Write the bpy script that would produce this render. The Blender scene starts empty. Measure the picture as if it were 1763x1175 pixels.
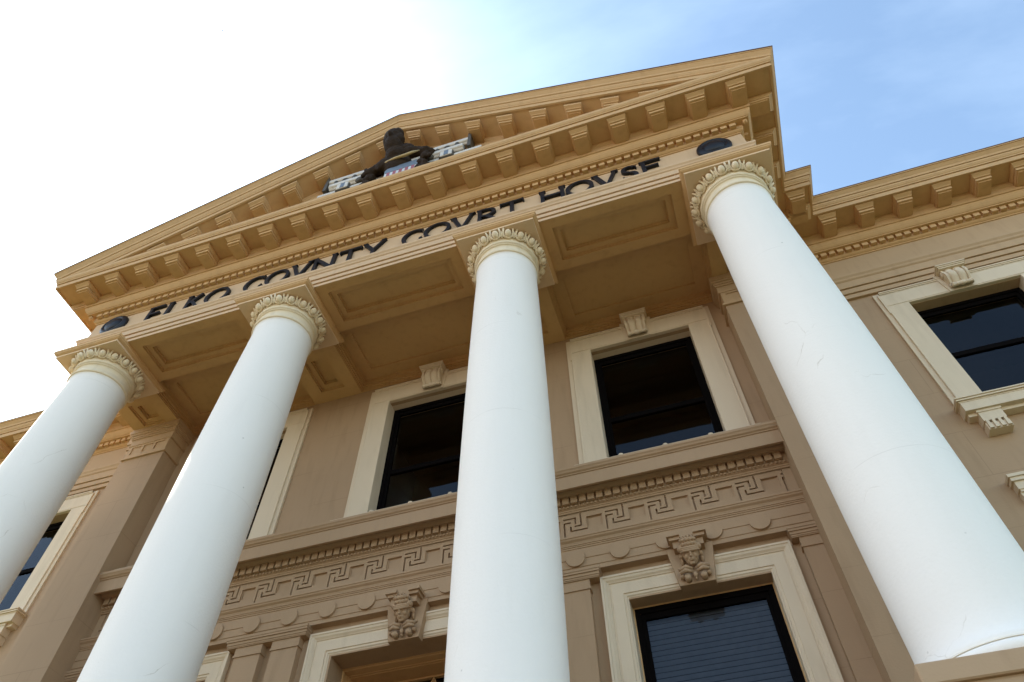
import bpy, bmesh, math, random
from mathutils import Vector, Matrix
random.seed(4)
C = bpy.context.scene
col = C.collection
rad = math.radians

# ------------------------------------------------------------------ camera
cam = bpy.data.cameras.new("camera")
camo = bpy.data.objects.new("camera", cam); col.objects.link(camo)
CAM = Vector((3.0512, -4.5223, 0.0))
r = Vector((0.95202818, 0.30594502, -0.00632402))
u = Vector((0.25015247, -0.76617936, 0.59193997))
f = Vector((-0.17625576, 0.5651255, 0.80595724))
camo.matrix_world = Matrix(((r.x, u.x, -f.x, CAM.x), (r.y, u.y, -f.y, CAM.y), (r.z, u.z, -f.z, CAM.z), (0, 0, 0, 1)))
cam.sensor_width = 36; cam.lens = 1244.54 / 1763 * 36
cam.clip_start = 0.05; cam.clip_end = 3000
C.camera = camo
C.render.resolution_x = 1024; C.render.resolution_y = 682

# ------------------------------------------------------------------ light
SUN_AZ, SUN_EL = -74.0, 41.0          # azimuth from +Y towards +X
w = bpy.data.worlds.new("World"); C.world = w; w.use_nodes = True
nt = w.node_tree; nt.nodes.clear()
wo = nt.nodes.new('ShaderNodeOutputWorld'); bg = nt.nodes.new('ShaderNodeBackground'); sk = nt.nodes.new('ShaderNodeTexSky')
sk.sky_type = 'NISHITA'; sk.sun_disc = False; sk.sun_elevation = rad(SUN_EL); sk.sun_rotation = rad(SUN_AZ)
sk.altitude = 1500; sk.air_density = 1.0; sk.dust_density = 1.0; sk.ozone_density = .7
bg.inputs[1].default_value = 0.15
# thin high cloud: a pale veil that thickens in streaks
tcw = nt.nodes.new('ShaderNodeTexCoord'); mpw = nt.nodes.new('ShaderNodeMapping'); nzw = nt.nodes.new('ShaderNodeTexNoise')
mpw.inputs['Scale'].default_value = (1.2, 3.2, 2.0); nzw.inputs['Scale'].default_value = 2.2; nzw.inputs['Detail'].default_value = 6
nzw.inputs['Roughness'].default_value = .55
rpw = nt.nodes.new('ShaderNodeMapRange'); rpw.inputs[1].default_value = .45; rpw.inputs[2].default_value = .85
rpw.inputs[3].default_value = 0.012; rpw.inputs[4].default_value = .08
# the veil forward-scatters: it thickens and brightens towards the sun
sd = Vector((math.sin(rad(SUN_AZ)) * math.cos(rad(SUN_EL)), math.cos(rad(SUN_AZ)) * math.cos(rad(SUN_EL)), math.sin(rad(SUN_EL))))
dtw = nt.nodes.new('ShaderNodeVectorMath'); dtw.operation = 'DOT_PRODUCT'; dtw.inputs[1].default_value = sd
arw = nt.nodes.new('ShaderNodeMapRange'); arw.inputs[1].default_value = .2; arw.inputs[2].default_value = 1.0; arw.inputs[3].default_value = 0; arw.inputs[4].default_value = .90
pww = nt.nodes.new('ShaderNodeMath'); pww.operation = 'POWER'; pww.inputs[1].default_value = 5.2
adw = nt.nodes.new('ShaderNodeMath'); adw.operation = 'ADD'; adw.use_clamp = True
mxw = nt.nodes.new('ShaderNodeMix'); mxw.data_type = 'RGBA'; mxw.inputs[7].default_value = (7.8, 8.9, 9.6, 1)
lk = nt.links.new
lk(tcw.outputs['Generated'], mpw.inputs[0]); lk(mpw.outputs[0], nzw.inputs['Vector']); lk(tcw.outputs['Generated'], dtw.inputs[0])
lk(nzw.outputs[0], rpw.inputs[0]); lk(dtw.outputs['Value'], arw.inputs[0]); lk(rpw.outputs[0], adw.inputs[0]); lk(arw.outputs[0], pww.inputs[0]); lk(pww.outputs[0], adw.inputs[1]); lk(adw.outputs[0], mxw.inputs[0])
# unseen horizon haze added to light the fronts, and the whole sky slightly warmed
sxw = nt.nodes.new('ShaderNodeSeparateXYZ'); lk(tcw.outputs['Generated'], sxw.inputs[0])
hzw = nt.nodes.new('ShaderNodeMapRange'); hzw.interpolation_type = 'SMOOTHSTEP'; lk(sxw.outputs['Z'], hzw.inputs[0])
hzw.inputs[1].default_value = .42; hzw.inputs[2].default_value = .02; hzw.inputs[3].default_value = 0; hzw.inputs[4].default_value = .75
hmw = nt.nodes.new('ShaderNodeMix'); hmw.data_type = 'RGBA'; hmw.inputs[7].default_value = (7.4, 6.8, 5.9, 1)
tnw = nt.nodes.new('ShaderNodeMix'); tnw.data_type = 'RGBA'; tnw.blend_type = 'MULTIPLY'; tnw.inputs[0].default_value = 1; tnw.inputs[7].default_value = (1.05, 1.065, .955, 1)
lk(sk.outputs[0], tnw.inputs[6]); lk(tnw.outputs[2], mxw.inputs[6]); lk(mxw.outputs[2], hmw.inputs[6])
hxw = nt.nodes.new('ShaderNodeMapRange'); lk(sxw.outputs['X'], hxw.inputs[0])   # added haze biased left, so the columns' right sides stay darker
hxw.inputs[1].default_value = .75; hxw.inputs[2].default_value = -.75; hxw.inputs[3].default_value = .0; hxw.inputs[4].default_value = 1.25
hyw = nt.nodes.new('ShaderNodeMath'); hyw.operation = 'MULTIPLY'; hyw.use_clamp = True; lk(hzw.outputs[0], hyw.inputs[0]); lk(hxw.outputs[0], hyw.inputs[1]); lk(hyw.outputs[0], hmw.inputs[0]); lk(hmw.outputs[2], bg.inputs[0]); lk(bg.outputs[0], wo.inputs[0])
sl = bpy.data.lights.new("sun", 'SUN'); sl.energy = 3.4; sl.angle = rad(0.6); sl.color = (1.0, .90, .74)
so = bpy.data.objects.new("sun", sl); col.objects.link(so)
so.rotation_euler = sd.to_track_quat('Z', 'Y').to_euler(); so.location = (-30, 5, 40)
C.view_settings.view_transform = 'Standard'; C.view_settings.look = 'None'
C.view_settings.exposure = 1.6; C.view_settings.gamma = 1
try:
    C.cycles.max_bounces = 10; C.cycles.diffuse_bounces = 6; C.cycles.glossy_bounces = 4; C.cycles.transparent_max_bounces = 8
except Exception: pass

# ------------------------------------------------------------------ materials
def newmat(name):
    m = bpy.data.materials.new(name); m.use_nodes = True
    return m, m.node_tree, m.node_tree.nodes['Principled BSDF']
def N(t, k, **kw):
    n = t.nodes.new(k)
    for a, b in kw.items(): setattr(n, a, b)
    return n
def wob(t, P):
    n = N(t, 'ShaderNodeTexNoise'); n.inputs['Scale'].default_value = 3; t.links.new(P, n.inputs['Vector'])
    m = N(t, 'ShaderNodeMix', data_type='RGBA'); m.inputs[0].default_value = .02; t.links.new(P, m.inputs[6]); t.links.new(n.outputs['Color'], m.inputs[7])
    return m.outputs[2]
def paint(name, c, rough=.75, var=.10, bump=.15, scale=1.0, grime=.25, cracks=0.0, joints=False, stipple=60):
    m, t, b = newmat(name); L = t.links.new
    tc = N(t, 'ShaderNodeTexCoord'); P = tc.outputs['Object']
    n1 = N(t, 'ShaderNodeTexNoise'); n1.inputs['Scale'].default_value = 1.1 * scale; n1.inputs['Detail'].default_value = 5
    L(P, n1.inputs['Vector'])
    mp = N(t, 'ShaderNodeMapping'); mp.inputs['Scale'].default_value = (5, 5, .7); L(P, mp.inputs[0])
    n2 = N(t, 'ShaderNodeTexNoise'); n2.inputs['Scale'].default_value = 2.0; n2.inputs['Detail'].default_value = 4; L(mp.outputs[0], n2.inputs['Vector'])
    mix = N(t, 'ShaderNodeMix', data_type='RGBA'); mix.inputs[6].default_value = (*[x * (1 - var) for x in c], 1)
    mix.inputs[7].default_value = (*[min(1, x * (1 + var)) for x in c], 1); L(n1.outputs[0], mix.inputs[0])
    mr = N(t, 'ShaderNodeMapRange'); mr.inputs[1].default_value = .52; mr.inputs[2].default_value = .8; mr.inputs[4].default_value = grime
    L(n2.outputs[0], mr.inputs[0])
    mg = N(t, 'ShaderNodeMix', data_type='RGBA'); L(mr.outputs[0], mg.inputs[0]); L(mix.outputs[2], mg.inputs[6])
    mg.inputs[7].default_value = (c[0] * .62, c[1] * .58, c[2] * .52, 1)
    out = mg.outputs[2]
    # scattered small stains
    v = N(t, 'ShaderNodeTexNoise'); v.inputs['Scale'].default_value = 9; v.inputs['Detail'].default_value = 8; v.inputs['Roughness'].default_value = .7; L(P, v.inputs['Vector'])
    mv = N(t, 'ShaderNodeMapRange'); mv.inputs[1].default_value = .69; mv.inputs[2].default_value = .76; mv.inputs[4].default_value = .30; L(v.outputs[0], mv.inputs[0])
    ms = N(t, 'ShaderNodeMix', data_type='RGBA'); L(mv.outputs[0], ms.inputs[0]); L(out, ms.inputs[6]); ms.inputs[7].default_value = (c[0] * .5, c[1] * .45, c[2] * .4, 1)
    out = ms.outputs[2]
    if joints:   # faint block joints in the render coat
        br = N(t, 'ShaderNodeTexBrick'); br.offset = .5
        mpj = N(t, 'ShaderNodeMapping'); mpj.inputs['Rotation'].default_value = (rad(90), 0, 0); L(P, mpj.inputs[0]); L(mpj.outputs[0], br.inputs['Vector'])
        br.inputs['Scale'].default_value = 1; br.inputs['Brick Width'].default_value = 1.5; br.inputs['Row Height'].default_value = .62
        br.inputs['Mortar Size'].default_value = .004; br.inputs['Mortar Smooth'].default_value = .3
        br.inputs['Color1'].default_value = (0, 0, 0, 1); br.inputs['Color2'].default_value = (0, 0, 0, 1); br.inputs['Mortar'].default_value = (1, 1, 1, 1)
        nj = N(t, 'ShaderNodeTexNoise'); nj.inputs['Scale'].default_value = 1.3; L(P, nj.inputs['Vector'])
        mj = N(t, 'ShaderNodeMapRange'); mj.inputs[1].default_value = .42; mj.inputs[2].default_value = .6; mj.inputs[4].default_value = .45; L(nj.outputs[0], mj.inputs[0])
        mm = N(t, 'ShaderNodeMath', operation='MULTIPLY'); L(br.outputs['Color'], mm.inputs[0]); L(mj.outputs[0], mm.inputs[1])
        mk = N(t, 'ShaderNodeMix', data_type='RGBA'); L(mm.outputs[0], mk.inputs[0]); L(out, mk.inputs[6]); mk.inputs[7].default_value = (c[0] * .55, c[1] * .5, c[2] * .45, 1)
        out = mk.outputs[2]
    if cracks:   # faint drum joints
        sx_ = N(t, 'ShaderNodeSeparateXYZ'); L(wob(t, P), sx_.inputs[0])
        dv = N(t, 'ShaderNodeMath', operation='DIVIDE'); L(sx_.outputs['Z'], dv.inputs[0]); dv.inputs[1].default_value = 1.37
        fc = N(t, 'ShaderNodeMath', operation='FRACT'); L(dv.outputs[0], fc.inputs[0])
        cp = N(t, 'ShaderNodeMath', operation='COMPARE'); L(fc.outputs[0], cp.inputs[0]); cp.inputs[1].default_value = .5; cp.inputs[2].default_value = .0022
        nj = N(t, 'ShaderNodeTexNoise'); nj.inputs['Scale'].default_value = 2.1; L(P, nj.inputs['Vector'])
        mj = N(t, 'ShaderNodeMapRange'); mj.inputs[1].default_value = .48; mj.inputs[2].default_value = .64; mj.inputs[4].default_value = .26; L(nj.outputs[0], mj.inputs[0])
        mm = N(t, 'ShaderNodeMath', operation='MULTIPLY'); L(cp.outputs[0], mm.inputs[0]); L(mj.outputs[0], mm.inputs[1])
        mk = N(t, 'ShaderNodeMix', data_type='RGBA'); L(mm.outputs[0], mk.inputs[0]); L(out, mk.inputs[6]); mk.inputs[7].default_value = (.50, .44, .36, 1)
        out = mk.outputs[2]
        # odd dark scuffs and rust dots
        vs_ = N(t, 'ShaderNodeTexVoronoi'); vs_.inputs['Scale'].default_value = 2.6; L(P, vs_.inputs['Vector'])
        vr = N(t, 'ShaderNodeMapRange'); vr.inputs[1].default_value = .012; vr.inputs[2].default_value = .03; vr.inputs[3].default_value = .55; vr.inputs[4].default_value = 0; L(vs_.outputs['Distance'], vr.inputs[0])
        mo = N(t, 'ShaderNodeMix', data_type='RGBA'); L(vr.outputs[0], mo.inputs[0]); L(out, mo.inputs[6]); mo.inputs[7].default_value = (.38, .33, .27, 1)
        out = mo.outputs[2]
    if cracks:   # hairline cracks
        wn = N(t, 'ShaderNodeTexNoise'); wn.inputs['Scale'].default_value = 2.4; wn.inputs['Detail'].default_value = 6; L(P, wn.inputs['Vector'])
        wm = N(t, 'ShaderNodeMix', data_type='RGBA'); wm.inputs[0].default_value = .22; L(P, wm.inputs[6]); L(wn.outputs['Color'], wm.inputs[7])
        vo = N(t, 'ShaderNodeTexVoronoi', feature='DISTANCE_TO_EDGE'); vo.inputs['Scale'].default_value = 1.5; L(wm.outputs[2], vo.inputs['Vector'])
        vm = N(t, 'ShaderNodeMapRange'); vm.inputs[1].default_value = .0; vm.inputs[2].default_value = .005; vm.inputs[3].default_value = 1; vm.inputs[4].default_value = 0; L(vo.outputs['Distance'], vm.inputs[0])
        nk = N(t, 'ShaderNodeTexNoise'); nk.inputs['Scale'].default_value = 1.6; nk.inputs['Detail'].default_value = 5; L(P, nk.inputs['Vector'])
        km = N(t, 'ShaderNodeMapRange'); km.inputs[1].default_value = .60; km.inputs[2].default_value = .66; km.inputs[4].default_value = cracks; L(nk.outputs[0], km.inputs[0])
        mu = N(t, 'ShaderNodeMath', operation='MULTIPLY'); L(vm.outputs[0], mu.inputs[0]); L(km.outputs[0], mu.inputs[1])
        mc = N(t, 'ShaderNodeMix', data_type='RGBA'); L(mu.outputs[0], mc.inputs[0]); L(out, mc.inputs[6]); mc.inputs[7].default_value = (.42, .33, .22, 1)
        out = mc.outputs[2]
    L(out, b.inputs['Base Color']); b.inputs['Roughness'].default_value = rough
    b.inputs['Specular IOR Level'].default_value = .3
    nb = N(t, 'ShaderNodeTexNoise'); nb.inputs['Scale'].default_value = stipple; nb.inputs['Detail'].default_value = 5; L(P, nb.inputs['Vector'])
    n3 = N(t, 'ShaderNodeTexNoise'); n3.inputs['Scale'].default_value = 7; n3.inputs['Detail'].default_value = 4; L(P, n3.inputs['Vector'])
    ad = N(t, 'ShaderNodeMath', operation='ADD'); L(nb.outputs[0], ad.inputs[0]); L(n3.outputs[0], ad.inputs[1])
    bu = N(t, 'ShaderNodeBump'); bu.inputs['Strength'].default_value = bump; bu.inputs['Distance'].default_value = .01; L(ad.outputs[0], bu.inputs['Height'])
    L(bu.outputs[0], b.inputs['Normal'])
    return m
M = {}
M['tan'] = paint('ochre_trim_paint', (.61, .38, .18), var=.07, grime=.30)
M['frieze'] = paint('lit_trim_paint', (.64, .44, .265), var=.06, grime=.25)  # trim paint lightened: skylight on the upright faces put into the colour
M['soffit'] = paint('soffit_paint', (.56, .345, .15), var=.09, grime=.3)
M['wing'] = paint('dim_trim_paint', (.50, .335, .19), var=.08, grime=.3)  # trim paint darkened: the wings' weaker light put into the colour
M['buff'] = paint('buff_wall_paint', (.42, .28, .165), var=.10, grime=.34, joints=True)
M['buff_trim'] = paint('buff_trim_paint', (.42, .28, .165), var=.06, grime=.2)
M['cream'] = paint('cream_trim_paint', (.69, .56, .40), var=.05, grime=.28)
M['capital'] = paint('pale_cream_paint', (.80, .66, .46), var=.05, grime=.3)
M['white'] = paint('white_column_paint', (.89, .825, .75), var=.02, grime=.05, cracks=.45, bump=.22, stipple=45)
M['abacus'] = paint('beige_paint', (.72, .52, .33), var=.05, grime=.2)
M['concrete'] = paint('concrete', (.080, .042, .016), var=.15, grime=.3)
M['step'] = paint('step_concrete', (.12, .10, .075), var=.1, grime=.3)
def simple(name, c, rough=.5, metal=0.0, bumpy=0.0, spec=.5):
    m, t, b = newmat(name); L = t.links.new
    tc = N(t, 'ShaderNodeTexCoord'); n1 = N(t, 'ShaderNodeTexNoise'); n1.inputs['Scale'].default_value = 14; n1.inputs['Detail'].default_value = 6
    L(tc.outputs['Object'], n1.inputs['Vector'])
    mix = N(t, 'ShaderNodeMix', data_type='RGBA'); mix.inputs[6].default_value = (*[x * .75 for x in c], 1); mix.inputs[7].default_value = (*[min(1, x * 1.25) for x in c], 1)
    L(n1.outputs[0], mix.inputs[0]); L(mix.outputs[2], b.inputs['Base Color'])
    b.inputs['Roughness'].default_value = rough; b.inputs['Metallic'].default_value = metal; b.inputs['Specular IOR Level'].default_value = spec
    if bumpy:
        n2 = N(t, 'ShaderNodeTexNoise'); n2.inputs['Scale'].default_value = 45; n2.inputs['Detail'].default_value = 5; L(tc.outputs['Object'], n2.inputs['Vector'])
        bu = N(t, 'ShaderNodeBump'); bu.inputs['Strength'].default_value = bumpy; bu.inputs['Distance'].default_value = .01; L(n2.outputs[0], bu.inputs['Height']); L(bu.outputs[0], b.inputs['Normal'])
    return m
M['black'] = simple('black_letter_paint', (.008, .009, .013), rough=.42, spec=.3)
M['sash'] = simple('dark_bronze_sash', (.005, .004, .004), rough=.9, spec=.03)
M['flash'] = simple('roof_flashing', (.16, .07, .045), rough=.5)
M['roof'] = simple('dark_roofing', (.08, .07, .06), rough=.9)
M['eagle'] = simple('weathered_bronze', (.036, .021, .011), spec=.12, rough=.75, bumpy=.9)
M['gilt'] = simple('dull_gold_paint', (.50, .36, .16), rough=.5, bumpy=.4)
M['silver'] = simple('silver_paint', (.66, .60, .52), rough=.6, metal=.25, bumpy=.4)
M['darkcarve'] = simple('grey_green_carving', (.07, .055, .035), rough=.6, bumpy=.5)
M['blue'] = simple('pale_blue_enamel', (.12, .15, .19), rough=.4)
M['red'] = simple('dull_red_enamel', (.32, .07, .08), rough=.5)
M['whitepaint'] = simple('white_enamel', (.6, .6, .6), rough=.5)
M['blind'] = simple('grey_blind', (.13, .15, .18), rough=.6)
M['room'] = simple('dark_room', (.020, .014, .012), rough=.9)
M['grass'] = simple('grass', (.09, .12, .035), rough=.95)
M['bird'] = simple('dark_feathers', (.05, .05, .05), rough=.8)
m, t, b = newmat('window_glass')
t.nodes.remove(b); L = t.links.new
gl = N(t, 'ShaderNodeBsdfGlossy'); gl.inputs['Roughness'].default_value = .015; gl.inputs['Color'].default_value = (.93, .95, 1, 1)
tr = N(t, 'ShaderNodeBsdfTransparent'); tr.inputs['Color'].default_value = (.62, .64, .68, 1)
fr = N(t, 'ShaderNodeFresnel'); fr.inputs['IOR'].default_value = 1.5
mg = N(t, 'ShaderNodeMath', operation='MULTIPLY_ADD'); mg.inputs[1].default_value = .6; mg.inputs[2].default_value = .0
L(fr.outputs[0], mg.inputs[0])
gn = N(t, 'ShaderNodeTexNoise'); gn.inputs['Scale'].default_value = 1.7
gt = N(t, 'ShaderNodeTexCoord'); L(gt.outputs['Object'], gn.inputs['Vector'])
gb = N(t, 'ShaderNodeBump'); gb.inputs['Strength'].default_value = .015; gb.inputs['Distance'].default_value = .02; L(gn.outputs[0], gb.inputs['Height']); L(gb.outputs[0], gl.inputs['Normal'])
mx = N(t, 'ShaderNodeMixShader'); L(mg.outputs[0], mx.inputs[0]); L(tr.outputs[0], mx.inputs[1]); L(gl.outputs[0], mx.inputs[2])
L(mx.outputs[0], t.nodes['Material Output'].inputs[0]); M['glass'] = m

# ------------------------------------------------------------------ helpers
class MB:
    def __init__(s): s.v = []; s.f = []; s.sm = []
    def add(s, vs, fs, smooth=False):
        o = len(s.v); s.v += [tuple(p) for p in vs]
        for q in fs: s.f.append([o + i for i in q]); s.sm.append(smooth)
    def box(s, x0, x1, y0, y1, z0, z1):
        s.add([(x, y, z) for z in (z0, z1) for y in (y0, y1) for x in (x0, x1)],
              [(0, 2, 3, 1), (4, 5, 7, 6), (0, 1, 5, 4), (2, 6, 7, 3), (0, 4, 6, 2), (1, 3, 7, 5)])
    def rbox(s, x0, x1, y0, y1, z0, z1, b=.006):
        # box with chamfered edges on all sides
        X = [x0, x0 + b, x1 - b, x1]; Y = [y0, y0 + b, y1 - b, y1]; Z = [z0, z0 + b, z1 - b, z1]
        bm = bmesh.new()
        for (i, j, k) in [(a, c, d) for a in (0, 1) for c in (0, 1) for d in (0, 1)]:
            xi, yi, zi = (X[1] if i == 0 else X[2]), (Y[1] if j == 0 else Y[2]), (Z[1] if k == 0 else Z[2])
            bm.verts.new((X[0] if i == 0 else X[3], yi, zi)); bm.verts.new((xi, Y[0] if j == 0 else Y[3], zi)); bm.verts.new((xi, yi, Z[0] if k == 0 else Z[3]))
        bmesh.ops.convex_hull(bm, input=bm.verts); s.bm(bm)
    def bm(s, bm, mat=None, smooth=False):
        bm.verts.ensure_lookup_table(); bm.verts.index_update()
        s.add([(mat @ v.co) if mat else v.co for v in bm.verts], [[v.index for v in fc.verts] for fc in bm.faces], smooth); bm.free()
    def frustum(s, a, b):
        # a, b: (x0,x1,y0,y1,z)
        vs = [(x, y, q[4]) for q in (a, b) for y in (q[2], q[3]) for x in (q[0], q[1])]
        s.add(vs, [(0, 2, 3, 1), (4, 5, 7, 6), (0, 1, 5, 4), (2, 6, 7, 3), (0, 4, 6, 2), (1, 3, 7, 5)])
    def lathe(s, prof, cx, cy, n=64, smooth=True):
        vs = []; fs = []
        for r_, z in prof:
            for i in range(n):
                a = 2 * math.pi * i / n; vs.append((cx + r_ * math.cos(a), cy + r_ * math.sin(a), z))
        for k in range(len(prof) - 1):
            for i in range(n):
                j = (i + 1) % n; fs.append((k * n + i, k * n + j, (k + 1) * n + j, (k + 1) * n + i))
        s.add(vs, fs, smooth)
    def ell(s, c, rr, rot=None, seg=16):
        bm = bmesh.new(); bmesh.ops.create_uvsphere(bm, u_segments=seg, v_segments=max(6, seg * 3 // 4), radius=1)
        mt = Matrix.Translation(c) @ (rot.to_4x4() if rot else Matrix.Identity(4)) @ Matrix.Diagonal((*rr, 1)); s.bm(bm, mt, True)
    def tube(s, pts, rs, n=8):
        pts = [Vector(p) for p in pts]; k = len(pts)
        if not hasattr(rs, '__len__'): rs = [rs] * k
        vs = []; fs = []; up = None
        for i, p in enumerate(pts):
            d = (pts[min(i + 1, k - 1)] - pts[max(i - 1, 0)]).normalized()
            if up is None:
                up = Vector((0, 0, 1)) if abs(d.z) < .9 else Vector((0, 1, 0))
            a = d.cross(up).normalized(); b_ = a.cross(d).normalized(); up = b_
            for j in range(n):
                t_ = 2 * math.pi * j / n; vs.append(p + (a * math.cos(t_) + b_ * math.sin(t_)) * rs[i])
        for i in range(k - 1):
            for j in range(n):
                q = (j + 1) % n; fs.append((i * n + j, i * n + q, (i + 1) * n + q, (i + 1) * n + j))
        fs.append(list(range(n))[::-1]); fs.append([(k - 1) * n + j for j in range(n)])
        s.add(vs, fs, True)
    def poly(s, pts, y0, y1):
        # polygon in XZ extruded from y0 (front) to y1
        n = len(pts); vs = [(x, y0, z) for x, z in pts] + [(x, y1, z) for x, z in pts]
        s.add(vs, [list(range(n)), [2 * n - 1 - i for i in range(n)]] + [(i, n + i, n + (i + 1) % n, (i + 1) % n) for i in range(n)])
    def xf(s, fn): s.v = [tuple(fn(*p)) for p in s.v]; return s
    def build(s, name, mat, parent=None, fix=True, bevel=0):
        me = bpy.data.meshes.new(name); me.from_pydata(s.v, [], s.f)
        for p, q in zip(me.polygons, s.sm): p.use_smooth = q
        if fix:
            bm = bmesh.new(); bm.from_mesh(me); bmesh.ops.remove_doubles(bm, verts=bm.verts, dist=2e-5); bmesh.ops.recalc_face_normals(bm, faces=bm.faces); bm.to_mesh(me); bm.free()
        me.materials.append(M[mat]); o = bpy.data.objects.new(name, me); col.objects.link(o)
        if parent: o.parent = parent
        if bevel:
            md = o.modifiers.new('bevel', 'BEVEL'); md.width = bevel; md.segments = 2; md.limit_method = 'ANGLE'; md.angle_limit = rad(40)
        return o
def sweep(mb, path, prof, segs, smooth=False):
    """prof: (outward, z) list; path: plan points, outward = right-hand side"""
    P = [Vector(p) for p in path]; n = len(P); mit = []
    for i in range(n):
        ns = []
        if i > 0: d = (P[i] - P[i - 1]).normalized(); ns.append(Vector((d.y, -d.x)))
        if i < n - 1: d = (P[i + 1] - P[i]).normalized(); ns.append(Vector((d.y, -d.x)))
        mit.append(ns[0] if len(ns) == 1 else (ns[0] + ns[1]) / (1 + ns[0].dot(ns[1])))
    k = len(prof)
    for i in segs:
        vs = []
        for q in (i, i + 1):
            for o, z in prof: vs.append((P[q].x + mit[q].x * o, P[q].y + mit[q].y * o, z))
        mb.add(vs, [(j, k + j, k + j + 1, j + 1) for j in range(k - 1)], smooth)
def grid(mb, A, B, fn, tr):
    """cells over sorted edges A x B; fn(a,b)->height or None; tr(a,b,h)->xyz"""
    A = sorted(set(round(a, 4) for a in A)); B = sorted(set(round(b, 4) for b in B))
    H = [[fn((A[i] + A[i + 1]) / 2, (B[j] + B[j + 1]) / 2) for j in range(len(B) - 1)] for i in range(len(A) - 1)]
    for i in range(len(A) - 1):
        for j in range(len(B) - 1):
            h = H[i][j]
            if h is None: continue
            mb.add([tr(A[i], B[j], h), tr(A[i + 1], B[j], h), tr(A[i + 1], B[j + 1], h), tr(A[i], B[j + 1], h)], [(0, 1, 2, 3)])
            if i + 1 < len(A) - 1:
                g = H[i + 1][j]
                if g is not None and g != h: mb.add([tr(A[i + 1], B[j], h), tr(A[i + 1], B[j + 1], h), tr(A[i + 1], B[j + 1], g), tr(A[i + 1], B[j], g)], [(0, 1, 2, 3)])
            if j + 1 < len(B) - 1:
                g = H[i][j + 1]
                if g is not None and g != h: mb.add([tr(A[i], B[j + 1], h), tr(A[i + 1], B[j + 1], h), tr(A[i + 1], B[j + 1], g), tr(A[i], B[j + 1], g)], [(0, 1, 2, 3)])
def wall(mb, x0, x1, z0, z1, y, holes, th=.3):
    A = [x0, x1]; B = [z0, z1]
    for h in holes: A += [h[0], h[1]]; B += [h[2], h[3]]
    fn = lambda a, b: None if any(h[0] < a < h[1] and h[2] < b < h[3] for h in holes) else 0
    grid(mb, A, B, fn, lambda a, b, h: (a, y, b))
    for h in holes:   # reveals
        mb.add([(h[0], y, h[2]), (h[0], y, h[3]), (h[0], y + th, h[3]), (h[0], y + th, h[2])], [(0, 1, 2, 3)])
        mb.add([(h[1], y, h[2]), (h[1], y, h[3]), (h[1], y + th, h[3]), (h[1], y + th, h[2])], [(0, 1, 2, 3)])
        mb.add([(h[0], y, h[3]), (h[1], y, h[3]), (h[1], y + th, h[3]), (h[0], y + th, h[3])], [(0, 1, 2, 3)])
        mb.add([(h[0], y, h[2]), (h[1], y, h[2]), (h[1], y + th, h[2]), (h[0], y + th, h[2])], [(0, 1, 2, 3)])
def usweep(mb, xc, hw, zt, zb, y, prof):
    """moulding round a window (legs and head): prof = (distance inward from the outer edge, projection)"""
    for i in range(len(prof) - 1):
        (a, da), (b, db) = prof[i], prof[i + 1]
        L0 = [(xc - hw + a, y - da, zb), (xc - hw + a, y - da, zt - a), (xc + hw - a, y - da, zt - a), (xc + hw - a, y - da, zb)]
        L1 = [(xc - hw + b, y - db, zb), (xc - hw + b, y - db, zt - b), (xc + hw - b, y - db, zt - b), (xc + hw - b, y - db, zb)]
        mb.add(L0 + L1, [(0, 1, 5, 4), (1, 2, 6, 5), (2, 3, 7, 6)])

# ------------------------------------------------------------------ setting
GZ = -1.6
def struct(o): o['kind'] = 'structure'; return o
g = MB(); g.add([(-900, -900, GZ), (900, -900, GZ), (900, 900, GZ), (-900, 900, GZ)], [(0, 1, 2, 3)]); struct(g.build('ground', 'concrete'))
g = MB(); g.box(-30, -5.6, -14, 1.3, GZ + .004, GZ + .05); g.box(5.6, 30, -14, 1.3, GZ + .004, GZ + .05); struct(g.build('lawn', 'grass'))

# ------------------------------------------------------------------ the courthouse
B = bpy.data.objects.new('courthouse', None); col.objects.link(B); B.location = (0, 0, 0)
B['label'] = 'tan and brown courthouse with a pediment on four tall white columns'; B['category'] = 'courthouse'
YF = -.39; XF = 4.89; YW = 1.51; YR = 1.56; YG = 1.96; XP = 5.25; XE = 13.5
FULL = [(-XE, YG), (-XP, YG), (-XP, 1.45), (-XF, 1.45), (-XF, YF), (XF, YF), (XF, 1.45), (XP, 1.45), (XP, YG), (XE, YG)]
arch = [(0, 8.29), (0, 8.350), (-.012, 8.352), (-.012, 8.358), (.018, 8.360), (.018, 8.434), (.006, 8.436), (.006, 8.443), (.035, 8.445), (.035, 8.550), (.026, 8.552), (.026, 8.558), (.045, 8.575), (.052, 8.60), (.068, 8.622), (.07, 8.628), (.07, 8.66), (0, 8.664)]
frieze = [(0, 8.664), (0, 9.10)]
bed = [(0, 9.10), (.015, 9.102), (.015, 9.122), (.028, 9.127), (.045, 9.14), (.05, 9.155), (.055, 9.157), (.055, 9.24)]
def crown(dz=0, e=0, top=True):
    c = [(.055, 9.24), (.145 + e, 9.242), (.145 + e, 9.262), (.155 + e, 9.265), (.172 + e, 9.285), (.19 + e, 9.315), (.202 + e, 9.35), (.206 + e, 9.375), (.222 + e, 9.377), (.222 + e, 9.492),
         (.228 + e, 9.50), (.25 + e, 9.53), (.255 + e, 9.575), (.555 + e, 9.577), (.557 + e, 9.562), (.585 + e, 9.56), (.588 + e, 9.645), (.578 + e, 9.647), (.578 + e, 9.653), (.602 + e, 9.656), (.602 + e, 9.68), (.612 + e, 9.69), (.628 + e, 9.72), (.632 + e, 9.745)]
    return c
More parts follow.
